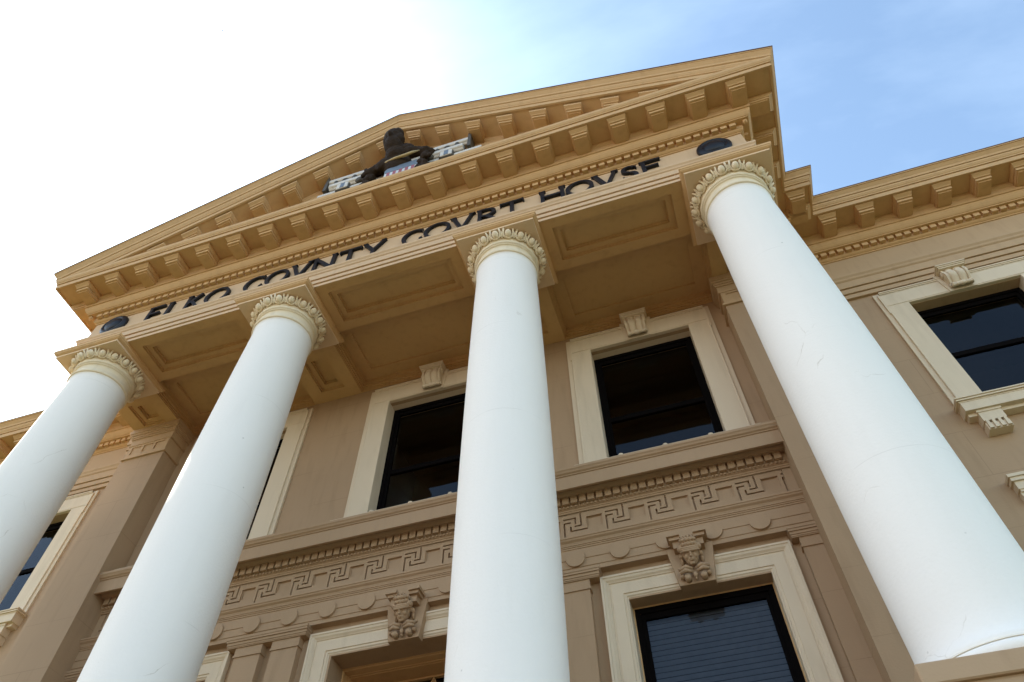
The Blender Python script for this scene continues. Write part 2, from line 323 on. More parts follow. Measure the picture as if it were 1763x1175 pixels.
sima = [(.632, 9.745), (.620, 9.747), (.620, 9.754), (.642, 9.757), (.642, 9.775), (.648, 9.80), (.672, 9.832), (.688, 9.852), (.682, 9.854), (.682, 9.860), (.697, 9.863), (.697, 9.885)]
PF = 4  # index of the front segment in FULL
mb = MB()
sweep(mb, FULL, arch + frieze[1:], range(3, 6)); mb.build('architrave', 'frieze', B)
for sg in ([0, 1, 2], [6, 7, 8]):
    mb = MB(); sweep(mb, FULL, [(-.09, 8.29)] + arch + frieze[1:], sg)
    mb.xf(lambda x, y, z: (x, y, z - .1 * max(0, (8.66 - z) / .37)))   # the wing's architrave hangs a little lower
    mb.build('wing_architrave', 'wing', B)
mb = MB(); sweep(mb, FULL, bed + crown()[1:] + [(.635, 9.765), (.05, 9.80)], [4]); mb.build('cornice', 'tan', B)
sides = {}
for sx, sg in ((-1, [0, 1, 2, 3]), (1, [5, 6, 7, 8])):
    mb = MB(); sweep(mb, FULL, bed + crown()[1:] + sima[1:], sg); sides[sx] = mb.build('side_cornice', 'tan', B)
# dentils
def dentil_row(mb, p0, p1, pitch=.1162, w=.080, off0=.057, off1=.110, z0=9.168, z1=9.2405):
    a = Vector(p0); b = Vector(p1); d = (b - a); ln = d.length; d.normalize(); n = Vector((d.y, -d.x)); k = int(ln / pitch); s0 = (ln - (k - 1) * pitch) / 2
    pl = [(0, off0)]
    for i in range(k):
        c = s0 + i * pitch; pl += [(c - w / 2, off0), (c - w / 2, off1), (c + w / 2, off1), (c + w / 2, off0)]
    pl.append((ln, off0))
    P3 = lambda q, z: (a.x + d.x * q[0] + n.x * q[1], a.y + d.y * q[0] + n.y * q[1], z)
    for i in range(len(pl) - 1): mb.add([P3(pl[i], z0), P3(pl[i + 1], z0), P3(pl[i + 1], z1), P3(pl[i], z1)], [(0, 1, 2, 3)])
    for i in range(k): mb.add([P3(pl[1 + 4 * i + j], z0) for j in range(4)], [(0, 1, 2, 3)])
mb = MB(); dentil_row(mb, (-4.93, YF), (4.93, YF)); mb.build('dentil_band', 'tan', B)
for a, b in ((3, 4), (5, 6), (0, 1), (8, 9)):
    mb = MB(); dentil_row(mb, FULL[a], FULL[b]); mb.build('dentil_band', 'tan', B)
# pine-cone drops at the corners of the dentil band
for sx in (-1, 1):
    mb = MB(); c0 = Vector((sx * 4.985, YF - .095, 9.205)); mb.ell(c0, (.028, .028, .034))
    for i in range(16):
        a = i * 2.4; z = -.028 + .056 * (i / 15); rr = .026 * math.sqrt(max(.1, 1 - (z / .036) ** 2)); mb.ell(c0 + Vector((rr * math.cos(a), rr * math.sin(a), z)), (.010, .010, .009), seg=8)
    mb.build('corner_drop', 'tan', B)
# modillions ------------------------------------------------------
def modillion_mesh(name, shear=0.0, e=0.0):
    mb = MB(); o0 = .205 + e
    # built with the wall at y=0, running towards -y, centred on x=0
    st = [(.088, .456, 9.428), (.088, .456, 9.446), (.103, .486, 9.449), (.103, .486, 9.492), (.096, .478, 9.494), (.096, .478, 9.501),
          (.108, .500, 9.504), (.113, .512, 9.520), (.124, .540, 9.540), (.129, .551, 9.548), (.129, .552, 9.580)]
    vs = []
    for hw, out, z in st: vs += [(-hw, -o0, z), (hw, -o0, z), (hw, -out - e, z), (-hw, -out - e, z)]
    fs = [(3, 2, 1, 0)]
    for k in range(len(st) - 1):
        for i in range(4): fs.append((k * 4 + i, k * 4 + (i + 1) % 4, k * 4 + 4 + (i + 1) % 4, k * 4 + 4 + i))
    mb.add(vs, fs)
    mb.xf(lambda x, y, z: (x, y, z + shear * x))
    me = bpy.data.meshes.new(name); me.from_pydata(mb.v, [], mb.f)
    bm = bmesh.new(); bm.from_mesh(me); bmesh.ops.recalc_face_normals(bm, faces=bm.faces); bm.to_mesh(me); bm.free()
    me.materials.append(M['tan']); return me
MO = modillion_mesh('modillion')
corn = bpy.data.objects['cornice']
def put(me, loc, rz, parent, name='modillion'):
    o = bpy.data.objects.new(name, me); col.objects.link(o); o.location = loc; o.rotation_euler = (0, 0, rz); o.parent = parent; return o
for i in range(20): put(MO, (-5.0 + .5263 * i, YF, 0), 0, corn)
for i in range(3):
    put(MO, (XF, -.5 + .5 * i, 0), rad(90), sides[1]); put(MO, (-XF, -.5 + .5 * i, 0), rad(-90), sides[-1])
for sx in (-1, 1):
    put(MO, (sx * (XP + .36), 1.45, 0), 0, sides[sx])      # on the short return
    put(MO, (sx * XP, 1.29, 0), rad(90 * sx), sides[sx])
    for i in range(14): put(MO, (sx * (6.02 + .5263 * i), YG, 0), 0, sides[sx])
# raking cornice --------------------------------------------------
SL = .424
rk = [(.04, 9.245)] + crown(e=-.005)[1:] + sima[1:]
mb = MB(); k = len(rk)
for sx in (-1, 1):
    vs = []
    for o, z in rk: vs.append((sx * (XF + o), YF - o, z))
    for o, z in rk: vs.append((0, YF - o, z + SL * (XF + o)))
    mb.add(vs, [(j, k + j, k + j + 1, j + 1) for j in range(k - 1)])
rake = mb.build('raking_cornice', 'tan', B)
mb = MB()
for sx in (-1, 1):
    a = [(.700, 9.886), (.706, 9.886), (.706, 9.903), (.3, 9.915)]
    vs = [(sx * (XF + o), YF - o, z) for o, z in a] + [(0, YF - o, z + SL * (XF + o)) for o, z in a]
    mb.add(vs, [(j, 4 + j, 5 + j, 1 + j) for j in range(3)])
a = [(.697, 9.885), (.704, 9.886), (.704, 9.900), (-.3, 9.915)]
sweep(mb, FULL, a, [0, 1, 2, 3, 5, 6, 7, 8])
mb.build('roof_flashing', 'flash', B)
for sx in (-1, 1):
    MR = modillion_mesh('rake_modillion', -SL * sx, -.005)
    for i in range(9):
        x = .263 + .5263 * i
        dz = SL * (XF + .35 - x)
        if dz < .28: continue
        put(MR, (sx * x, YF, dz), 0, rake)
# tympanum and roofs
mb = MB(); mb.add([(-5.2, YF + .002, 9.78), (5.2, YF + .002, 9.78), (0, YF + .002, 9.62 + SL * 5.1)], [(0, 1, 2)]); mb.build('tympanum', 'tan', B)
mb = MB(); XR = XF + .69; zr = 9.898
for sx in (-1, 1):
    mb.add([(sx * XR, YF - .69, zr), (0, YF - .69, zr + SL * XR), (0, 13, zr + SL * XR), (sx * XR, 13, zr)], [(0, 1, 2, 3)])
    mb.add([(sx * 4.6, 1.5, 9.87), (sx * XE, 1.5, 9.87), (sx * XE, 13, 9.87), (sx * 4.6, 13, 9.87)], [(0, 1, 2, 3)])
mb.build('roof', 'roof', B)

# portico ceiling -------------------------------------------------
CX = [-4.5, -1.58, 1.58, 4.5]
def pan(d, steps):   # height of a stepped recess for distance d inside its edge
    h = 0
    for a, b in steps:
        if d >= a: h = b
    return h
rects = []   # (x0,x1,y0,y1,steps)
SP = [(0, .040), (.012, .055), (.072, .058), (.082, .100), (.092, .125)]
SC = [(0, .02), (.008, .045), (.02, .075), (.034, .13), (.045, .21), (.20, .215), (.215, .25)]
for i in range(3):
    m_ = (CX[i] + CX[i + 1]) / 2; hw = (CX[i + 1] - CX[i]) / 2 - .51 - .185
    rects.append((m_ - hw, m_ + hw, -.25, .245, SP))
    rects.append((CX[i] + .385, CX[i + 1] - .385, .385, 1.50, SC))
for c in CX: rects.append((c - .19, c + .19, .70 if abs(c) < 2 else .66, 1.32 if abs(c) < 2 else 1.09, SP))
A = [-XF, XF]; Bq = [YF, YW]
for x0, x1, y0, y1, st in rects:
    for d, _ in st: A += [x0 + d, x1 - d]; Bq += [y0 + d, y1 - d]
def hc(a, b):
    for x0, x1, y0, y1, st in rects:
        if x0 < a < x1 and y0 < b < y1: return 8.29 + pan(min(a - x0, x1 - a, b - y0, y1 - b) + 1e-6, st)
    return 8.29
mb = MB(); grid(mb, A, Bq, hc, lambda a, b, h: (a, b, h)); mb.build('portico_ceiling', 'soffit', B)

# columns ---------------------------------------------------------
def rsh(z): return .3919 + .02025 * z - .002886 * z * z
EGGS = 18
def column(x):
    ph = math.radians({-4.5: 0, -1.58: 4, 1.58: 10}.get(x, 0))
    mb = MB()
    prof = [(.55 * 0 + .47, 2.075), (.475, 2.10), (.455, 2.13), (.435, 2.19), (.424, 2.30)]
    z = 2.4
    while z < 7.72: prof.append((rsh(z), z)); z += .25
    prof += [(rsh(7.76), 7.76), (.379, 7.795), (.389, 7.812)]
    mb.lathe(prof, x, 0, 96); o = mb.build('column', 'white', B)
    mb = MB(); mb.lathe([(.46, 2.076), (.49, 2.072), (.505, 2.055), (.508, 2.03), (.505, 2.005), (.49, 1.988), (.3, 1.987)], x, 0, 80); mb.build('base', 'white', o)
    mb = MB(); mb.lathe([(.465, 2.0765), (.493, 2.0735), (.500, 2.0665)], x, 0, 80); mb.build('base_shadow_line', 'capital', o)  # beige ring: the shadow line above the torus put into the colour
    mb = MB()   # neck, fillets, echinus core
    mb.lathe([(.372, 7.81), (.398, 7.812), (.405, 7.822), (.407, 7.835), (.403, 7.848), (.392, 7.853), (.388, 7.856), (.386, 7.866), (.378, 7.868), (.378, 7.98),
              (.382, 7.985), (.396, 7.988), (.398, 8.000), (.393, 8.004), (.408, 8.006), (.410, 8.02), (.413, 8.024), (.415, 8.04), (.404, 8.045), (.400, 8.052), (.408, 8.065), (.420, 8.09), (.432, 8.12), (.442, 8.15), (.446, 8.19), (.30, 8.191)], x, 0, 96)
    for k_ in range(EGGS):   # egg and dart
        a = 2 * math.pi * k_ / EGGS + ph; ca, sa = math.cos(a), math.sin(a)
        rad_, tan_ = Vector((ca, sa, 0)), Vector((-sa, ca, 0)); c0 = Vector((x, 0, 0))
        tl = rad(34); axis = (Vector((0, 0, 1)) * math.cos(tl) + rad_ * math.sin(tl)); nrm = tan_.cross(axis)
        if nrm.dot(rad_) < 0: nrm = -nrm
        cen = c0 + rad_ * .468 + Vector((0, 0, 8.128))
        rot = Matrix((tan_, nrm, axis)).transposed()
        mb.ell(cen, (.043, .040, .056), rot, 14)
        pts = []
        for q in range(13):
            th = math.pi * (-.12 + 1.24 * q / 12); pts.append(cen + tan_ * (-math.cos(th) * .063) + axis * (.010 - math.sin(th) * .074) - nrm * .006 + axis * (.035 if q in (0, 12) else 0))
        mb.tube(pts, .0135, 6)
        a2 = a + math.pi / EGGS; r2, t2 = Vector((math.cos(a2), math.sin(a2), 0)), Vector((-math.sin(a2), math.cos(a2), 0))
        ax2 = (Vector((0, 0, 1)) * math.cos(tl) + r2 * math.sin(tl)); cd = c0 + r2 * .455 + Vector((0, 0, 8.118))
        mb.tube([cd - ax2 * .052, cd - ax2 * .01, cd + ax2 * .05], [.004, .010, .006], 5)
        for s_ in (-1, 1): mb.tube([cd - ax2 * .045, cd - ax2 * .03 + t2 * s_ * .012, cd + ax2 * .0 + t2 * s_ * .010], [.003, .006, .004], 5)
    mb.build('capital', 'capital', o)
    mb = MB(); a = .51
    mb.box(x - a, x + a, -a, a, 8.187, 8.218); mb.build('abacus', 'abacus', o, bevel=.003)
    mb = MB(); q = [(a - .006, 8.212), (a, 8.222), (a + .012, 8.228), (a + .03, 8.243), (a + .036, 8.262), (a + .042, 8.264), (a + .042, 8.305)]
    for (e0, z0), (e1, z1) in zip(q, q[1:]): mb.frustum((x - e0, x + e0, -e0, e0, z0), (x - e1, x + e1, -e1, e1, z1))
    mb.build('abacus_cap', 'tan', o)
    mb = MB(); mb.rbox(x - .56, x + .56, -.55, .56, 1.87, 1.985, .008); mb.box(x - .53, x + .53, -.52, .53, .70, 1.87); mb.box(x - .58, x + .58, -.58, .58, .70, .95)
    mb.xf(lambda a_, b_, c_: (a_, b_, c_)); pd = mb.build('pedestal', 'buff', o)
for x in CX: column(x)

# pilasters -------------------------------------------------------
for sx in (-1, 1):
    xi, xo = sx * 4.13, sx * 4.83
    x0, x1 = min(xi, xo), max(xi, xo)
    mb = MB(); mb.box(x0, x1, 1.18, YR + .3, .70, 7.70); pil = mb.build('pilaster', 'buff', B)
    mb = MB(); xb0, xb1 = sorted((sx * 4.80, sx * 5.25)); mb.box(xb0, xb1, 1.45, YR + .5, GZ, 8.19); mb.build('backing_pilaster', 'buff', B)
    mb = MB()   # necking with sunk panels and cap mouldings
    for (e, z0, z1) in ((.030, 7.672, 7.70), (.018, 7.70, 7.725), (.024, 7.955, 7.985), (.018, 7.985, 8.09), (.034, 8.09, 8.12), (.045, 8.12, 8.16), (.06, 8.16, 8.20), (.072, 8.20, 8.287)):
        mb.box(x0 - e, x1 + e, 1.18 - e, YW, z0, z1)
    wd = x1 - x0; ns = 3
    A = [x0, x1]; R_ = []
    for i in range(ns):
        a0 = x0 + .04 + i * (wd - .08) / ns + .02; a1 = x0 + .04 + (i + 1) * (wd - .08) / ns - .02; R_.append((a0, a1)); A += [a0, a1]
    grid(mb, A, [7.725, 7.765, 7.92, 7.955], lambda a, b: .013 if (7.765 < b < 7.92 and any(p < a < q for p, q in R_)) else 0, lambda a, b, h: (a, 1.166 + h, b))
    for xx in (x0, x1): mb.add([(xx, 1.166, 7.725), (xx, YW, 7.725), (xx, YW, 7.955), (xx, 1.166, 7.955)], [(0, 1, 2, 3)])
    mb.build('capital', 'wing', pil)

# portico wall ----------------------------------------------------
UW = [(-2.97, 1.0), (0, 1.0), (2.97, 1.0)]
mb = MB(); holes = [(c - .70, c + .70, 5.60, 7.86) for c, _ in UW]
wall(mb, -4.3, 4.3, 5.40, 8.33, YW, holes)
mb.build('upper_wall', 'buff', B)
mb = MB(); lw = [(-2.952, .69), (0, .82), (2.952, .69)]
holes = [(c - h, c + h, 1.9 if c else .70, 4.06) for c, h in lw]
wall(mb, -4.3, 4.3, .70, 5.40, YR, holes); mb.build('lower_wall', 'buff', B)
mb = MB()
for s in (-1, 1):
    A0, A1 = sorted((s * 5.0, s * XE)); holes = [(s * 7.09 - .70, s * 7.09 + .70, 5.80, 7.80), (s * 10.7 - .70, s * 10.7 + .70, 5.80, 7.80), (s * 7.09 - .7, s * 7.09 + .7, 1.9, 4.3), (s * 10.7 - .7, s * 10.7 + .7, 1.9, 4.3)]
    holes = [tuple(h) for h in holes]; wall(mb, A0, A1, GZ, 8.30, 2.0, holes)
    mb.add([(s * XE, 2.0, GZ), (s * XE, 13, GZ), (s * XE, 13, 9.9), (s * XE, 2.0, 9.9)], [(0, 1, 2, 3)])
mb.add([(-XE, 13, GZ), (XE, 13, GZ), (XE, 13, 9.9), (-XE, 13, 9.9)], [(0, 1, 2, 3)])
mb.build('wing_wall', 'buff', B)
# string cornice between the storeys (o from YW)
sc = [(-.02, 5.60), (.29, 5.582), (.30, 5.575), (.30, 5.545), (.288, 5.53), (.28, 5.512), (.262, 5.500), (.262, 5.488), (.25, 5.484), (.25, 5.312), (.222, 5.312), (.215, 5.395), (.165, 5.388),
      (.160, 5.375), (.15, 5.360), (.125, 5.340), (.105, 5.333), (.06, 5.331), (.06, 5.245), (.058, 5.25), (.055, 5.232), (.045, 5.215), (.03, 5.205), (.028, 5.192), (.02, 5.188), (.02, 5.17), (.012, 5.166)]
mb = MB(); PW = [(-4.131, YW), (4.131, YW)]; sweep(mb, PW, sc, [0])
strc = mb.build('string_cornice', 'buff_trim', B)
mb = MB(); dentil_row(mb, (-4.13, YW), (4.13, YW), pitch=.094, w=.072, off0=.062, off1=.100, z0=5.240, z1=5.332); mb.build('small_dentils', 'buff_trim', B)
mb = MB()   # tiny bead ornament on the cove under the dentils
n = 190
for i in range(n):
    xx = -4.1 + 8.2 * i / (n - 1); mb.ell(Vector((xx, YW - .055, 5.228)), (.017, .010, .016), seg=6)
mb.build('bead_moulding', 'buff_trim', B)
# meander frieze
PT = .4575; Zb, Zt = 4.862, 5.146; gw = .018
def key_cells(a, b):
    if not (-4.03 < a < 4.03 and Zb < b < Zt): return .026 if (-4.044 < a < 4.044 and Zb - .012 < b < Zt + .010) else .010
    if a < -4.03 + .0: return .012
    uu = (a - 3.558) % PT; v = b - Zb
    k_ = (a - 3.558)
    edge = a > 3.999 or a < -4.02
    if uu > .24 + .008 and uu < .24 + .172 + .008 and .072 < v < .236: return .026 if .084 < v < .224 and .26 < uu < .408 else .018
    def hz(v0, u0, u1): return abs(v - v0) < gw / 2 and u0 - gw / 2 < uu < u1 + gw / 2
    def vt(u0, v0, v1): return abs(uu - u0) < gw / 2 and v0 - gw / 2 < v < v1 + gw / 2
    if vt(.0065, 0, .186) or hz(.186, .0065, .07): return .036
    if hz(.236, -.01, .13) or vt(.13, .165, .236): return .036
    if vt(.19, .128, .29) or hz(.128, .125, .19): return .036
    if hz(.072, .075, .25) or vt(.075, .072, .124): return .036
    return 0
A = [-4.13, 4.13, -4.03, 4.03, -4.044, 4.044]
for k_ in range(-18, 3):
    b0 = 3.558 + k_ * PT
    for q in (.0065 - gw / 2, .0065 + gw / 2, .07 + gw / 2, .13 - gw / 2, .13 + gw / 2, .19 - gw / 2, .19 + gw / 2, .125 - gw / 2, .075 - gw / 2, .075 + gw / 2, .25 + gw / 2 - .009, .248, .26, .408, .42):
        xx = b0 + q
        if -4.03 < xx < 4.03: A.append(xx)
Bz = [4.80, 5.17, Zb, Zt, Zb - .012, Zt + .010] + [Zb + q for q in (.186 - gw / 2, .186 + gw / 2, .236 - gw / 2, .236 + gw / 2, .165 - gw / 2, .128 - gw / 2, .128 + gw / 2, .124 + gw / 2, .072 - gw / 2, .072 + gw / 2, .084, .224)]
mb = MB(); grid(mb, A, Bz, key_cells, lambda a, b, h: (a, YW - .014 + h, b)); mb.build('meander_frieze', 'buff_trim', B)
# lower architrave band with discs
la = [(-.005, 4.80), (.108, 4.796), (.112, 4.792), (.112, 4.772), (.104, 4.768), (.10, 4.752), (.08, 4.735), (.072, 4.715), (.072, 4.705), (.064, 4.702), (.064, 4.69), (.056, 4.687), (.056, 4.672), (.048, 4.668),
      (.048, 4.552), (.040, 4.548), (.040, 4.462), (.032, 4.458), (.032, 4.412), (-.06, 4.411)]
mb = MB(); sweep(mb, [(-4.131, YW + .03), (4.131, YW + .03)], [(o + .032, z) for o, z in la], [0]); band = mb.build('disc_band', 'buff_trim', B)
for i in range(-8, 9):
    mb = MB(); bm = bmesh.new(); bmesh.ops.create_cone(bm, cap_ends=True, segments=40, radius1=.1, radius2=.098, depth=.03)
    mb.bm(bm, Matrix.Translation((i * .4575, YW - .052, 4.558)) @ Matrix.Rotation(rad(90), 4, 'X'))
    mb.build('disc', 'buff_trim', band)
# lower strips (flat pilasters between the ground-floor openings)
for x0, x1 in ((1.19, 1.50), (1.63, 1.94), (3.95, 4.16)):
    for s in (-1, 1):
        a0, a1 = sorted((s * x0, s * x1)); mb = MB(); mb.box(a0, a1, 1.475, YR + .02, .70, 4.21); st_ = mb.build('pilaster_strip', 'buff', B)
        mb = MB(); a1c, e = a1, .0
        mb.box(a0 - .012, a1 + .012, 1.462, YR, 4.195, 4.216); mb.box(a0 - .006, a1 + .006, 1.468, YR, 4.216, 4.302); mb.build('strip_cap', 'buff_trim', st_)
for x0, x1 in ((1.115, 2.045), (3.885, 4.131)):
    for s in (-1, 1):
        a0, a1 = sorted((s * x0, s * x1)); mb = MB()
        for k_, (e, z0, z1) in enumerate(((.0, 4.302, 4.312), (.006, 4.312, 4.33), (.014, 4.33, 4.36), (.026, 4.36, 4.385), (.032, 4.385, 4.4105))):
            b0, b1 = a0 - e * .6, a1 + e * .6
            if x0 > 3:
                if s > 0: b1 = 4.131
                else: b0 = -4.131
            mb.box(b0, b1, 1.455 - e, YR, z0, z1)
        mb.build('cap_moulding', 'buff_trim', B)

# windows ---------------------------------------------------------
def console(par, xc, y, zb, h, mat, w0=.25, w1=.34, slab=True):
    """scroll keystone: slab + swelling console with flutes and a roll at its foot"""
    mb = MB()
    if slab: mb.add([(xc - .16, y - .0, zb), (xc + .16, y, zb), (xc + .215, y, zb + h * .93), (xc - .215, y, zb + h * .93),
                     (xc - .16, y - .035, zb), (xc + .16, y - .035, zb), (xc + .215, y - .035, zb + h * .93), (xc - .215, y - .035, zb + h * .93)],
                    [(4, 5, 6, 7), (0, 4, 7, 3), (1, 2, 6, 5), (2, 3, 7, 6), (0, 1, 5, 4)])
    o = mb.build('keystone', mat, par)
    mb = MB(); n = 14
    prof = []
    for i in range(n + 1):
        t_ = i / n; z = zb + .05 + (h - .10) * t_
        d = .085 + .055 * t_ + .030 * math.sin(t_ * math.pi * 1.0) ** 2 - .012 * math.cos(t_ * 6.28)
        prof.append((d, z, w0 / 2 + (w1 - .05 - w0) / 2 * t_))
    us = [-1, -.80, -.78, -.72, -.70, -.66, -.2, -.16, -.08, 0, .08, .16, .2, .66, .70, .72, .78, .80, 1]
    def rel(a):
        a = abs(a)
        if a > .79: return 0
        if a > .71: return -.022
        if a > .68: return -.012
        return -.012 + .020 * math.sqrt(max(0, 1 - ((a - .36) / .32) ** 2)) if a > .04 else -.02
    us = sorted(set([-1, -.80, -.78, -.72, -.70] + [-.68 + .04 * i for i in range(35)] + [.70, .72, .78, .80, 1]))
    vs = []; fs = []
    for d, z, hw in prof:
        for a in us: vs.append((xc + a * hw, y - d - rel(a) * (1 if z > zb + .09 else 0), z))
    m_ = len(us)
    for i in range(n):
        for j in range(m_ - 1): fs.append((i * m_ + j, i * m_ + j + 1, (i + 1) * m_ + j + 1, (i + 1) * m_ + j))
    mb.add(vs, fs, False)
    for s in (-1, 1):   # cheeks
        vs = [(xc + s * hw, y - d, z) for d, z, hw in prof] + [(xc + s * hw, y - .02, z) for d, z, hw in prof]
        mb.add(vs, [(i, i + 1, n + 2 + i, n + 1 + i) for i in range(n)])
        mb.tube([(xc + s * (w0 / 2 + .002), y - .055, zb + .075 + .0), (xc + s * (w0 / 2 + .012), y - .055, zb + .075)], .028, 12)
        mb.tube([(xc + s * (w1 / 2 - .045), y - .075, zb + h - .11), (xc + s * (w1 / 2 - .02), y - .075, zb + h - .11)], .05, 14)
    # roll at the foot with beads
    pts = [(xc - w0 / 2 + i * w0 / 24, y - .088, zb + .045) for i in range(25)]
    rs = [.030 + (.006 if i % 12 in (0, 1, 11) else 0) - (.008 if i in (4, 8, 16, 20) else 0) for i in range(25)]
    mb.tube(pts, rs, 12)
    # cap
    for (e, z0, z1) in ((-.012, h - .062, h - .04), (.0, h - .04, h - .018), (.012, h - .018, h)):
        mb.box(xc - w1 / 2 - e, xc + w1 / 2 + e, y - .175 - e, y - .01, zb + z0, zb + z1)
    mb.build('console', mat, par)
    return o
def sash(par, xc, hw, zb, zt, y, rail=None, blind=False, hand=False):
    mb = MB(); w_ = .055
    for (a, b_, c, d) in ((xc - hw, xc - hw + w_, zb, zt), (xc + hw - w_, xc + hw, zb, zt), (xc - hw + w_, xc + hw - w_, zt - w_, zt), (xc - hw + w_, xc + hw - w_, zb, zb + w_)):
        mb.box(a, b_, y, y + .05, c, d)
    w2 = .095
    for (a, b_, c, d) in ((xc - hw + w_, xc - hw + w2, zb + w_, zt - w_), (xc + hw - w2, xc + hw - w_, zb + w_, zt - w_), (xc - hw + w2, xc + hw - w2, zt - w2 - .02, zt - w_), (xc - hw + w2, xc + hw - w2, zb + w_, zb + w2)):
        mb.box(a, b_, y + .018, y + .05, c, d)
    if rail: mb.box(xc - hw + w2, xc + hw - w2, y + .012, y + .048, rail - .035, rail + .035)
    mb.build('sash', 'sash', par)
    mb = MB(); mb.add([(xc - hw + .05, y + .034, zb + .05), (xc + hw - .05, y + .034, zb + .05), (xc + hw - .05, y + .034, zt - .05), (xc - hw + .05, y + .034, zt - .05)], [(0, 1, 2, 3)])
    mb.build('pane', 'glass', par, fix=False)
    mb = MB()   # the dim room behind
    x0, x1, y0, y1, z0, z1 = xc - hw - .3, xc + hw + .3, y + .06, y + 1.5, zb - .2, zt + .15
    mb.add([(x, yy, z) for z in (z0, z1) for yy in (y0, y1) for x in (x0, x1)], [(0, 2, 3, 1), (4, 5, 7, 6), (2, 6, 7, 3), (0, 4, 6, 2), (1, 3, 7, 5)])
    mb.build('room', 'room', par)
    if blind:
        mb = MB(); z = zt - .10
        while z > zb + .1:
            mb.add([(xc - hw + .07, y + .075, z), (xc + hw - .07, y + .075, z), (xc + hw - .07, y + .093, z - .034), (xc - hw + .07, y + .093, z - .034)], [(0, 1, 2, 3)]); z -= .052
        mb.build('blind', 'blind', par)
upper_prof = [(0, -.02), (0, .028), (.052, .030), (.054, .036), (.058, .052), (.068, .054), (.075, .050), (.325, .050), (.329, .046), (.331, -.155)]
def upper_window(xc, y, zo, zb, portico=True):
    mb = MB(); usweep(mb, xc, 1.0, zo, zb, y, upper_prof)
    # head mouldings on the lintel and the small crossettes at its ends
    for (o, z0, z1) in ((.062, zo - .055, zo - .012), (.072, zo - .035, zo - .014), (.056, zo - .31, zo - .292)):
        mb.box(xc - .93, xc + .93, y - o, y - .045, z0, z1)
    for s in (-1, 1):
        a0, a1 = sorted((xc + s * .925, xc + s * .955)); mb.box(a0, a1, y - .053, y - .02, zo - .46, zo - .058)
    o = mb.build('window', 'cream' if portico else 'cream', B, bevel=0)
    sash(o, xc, .672, zb, zo - .33, y + .145, rail=zb + 1.03)
    return o
for c, _ in UW:
    o = upper_window(c, YW, 8.19, 5.60)
    console(o, c, YW - .03, 7.85, .42, 'cream')
    mb = MB(); mb.rbox(c - 1.02, c + 1.02, YW - .262, YW + .14, 5.597, 5.620, .004)
    for q in (-.49, 0, .49): mb.ell(Vector((c + q, YW - .255, 5.618)), (.028, .02, .022))
    mb.build('sill', 'cream', o)
for s in (-1, 1):
    for xw in (7.09, 10.7):
        c = s * xw; o = upper_window(c, 2.0, 8.135, 5.86, False)
        console(o, c, 1.97, 7.80, .40, 'cream')
        mb = MB()
        for (e, pj, z0, z1) in ((.03, .19, 5.868, 5.885), (.02, .175, 5.852, 5.868), (.03, .185, 5.838, 5.852), (.01, .165, 5.822, 5.838), (0, .16, 5.70, 5.822), (-.02, .10, 5.655, 5.70)):
            mb.box(c - 1.0 - e, c + 1.0 + e, 2.0 - pj, 2.05, z0, z1)
        mb.ell(Vector((c - .1, 1.84, 5.885)), (.028, .02, .022)); mb.ell(Vector((c - .6, 1.84, 5.885)), (.028, .02, .022))
        mb.build('sill', 'cream', o)
        for q in (-.78, .78):
            mb = MB(); x0, x1 = c + q - .112, c + q + .112
            mb.box(x0 - .01, x1 + .01, 1.865, 2.0, 5.668, 5.699); mb.box(x0, x1, 1.875, 2.0, 5.545, 5.668)
            for i in range(4):
                xx = x0 + .012 + i * .0575; mb.box(xx, xx + .028, 1.868, 2.0, 5.515, 5.548)
                mb.frustum((xx - .005, xx + .033, 1.862, 2.0, 5.43), (xx, xx + .028, 1.868, 2.0, 5.515))
            mb.box(x0 - .004, x1 + .004, 1.885, 2.0, 5.425, 5.515)
            mb.build('sill_bracket', 'cream', o)
        # ground-floor window of the wing
        mb = MB(); usweep(mb, c, .95, 4.58, 1.9, 2.0, [(0, -.02), (0, .05), (.25, .05), (.25, -.155)])
        for (e, pj, z0, z1) in ((.10, .13, 4.80, 4.835), (.085, .115, 4.775, 4.80), (.09, .12, 4.755, 4.775), (.07, .10, 4.665, 4.755), (.06, .09, 4.64, 4.665), (.065, .075, 4.57, 4.64)):
            mb.box(c - .95 - e, c + .95 + e, 2.0 - pj, 2.02, z0, z1)
        o2 = mb.build('ground_floor_window', 'cream', B); sash(o2, c, .7, 1.9, 4.33, 2.145, rail=3.1)

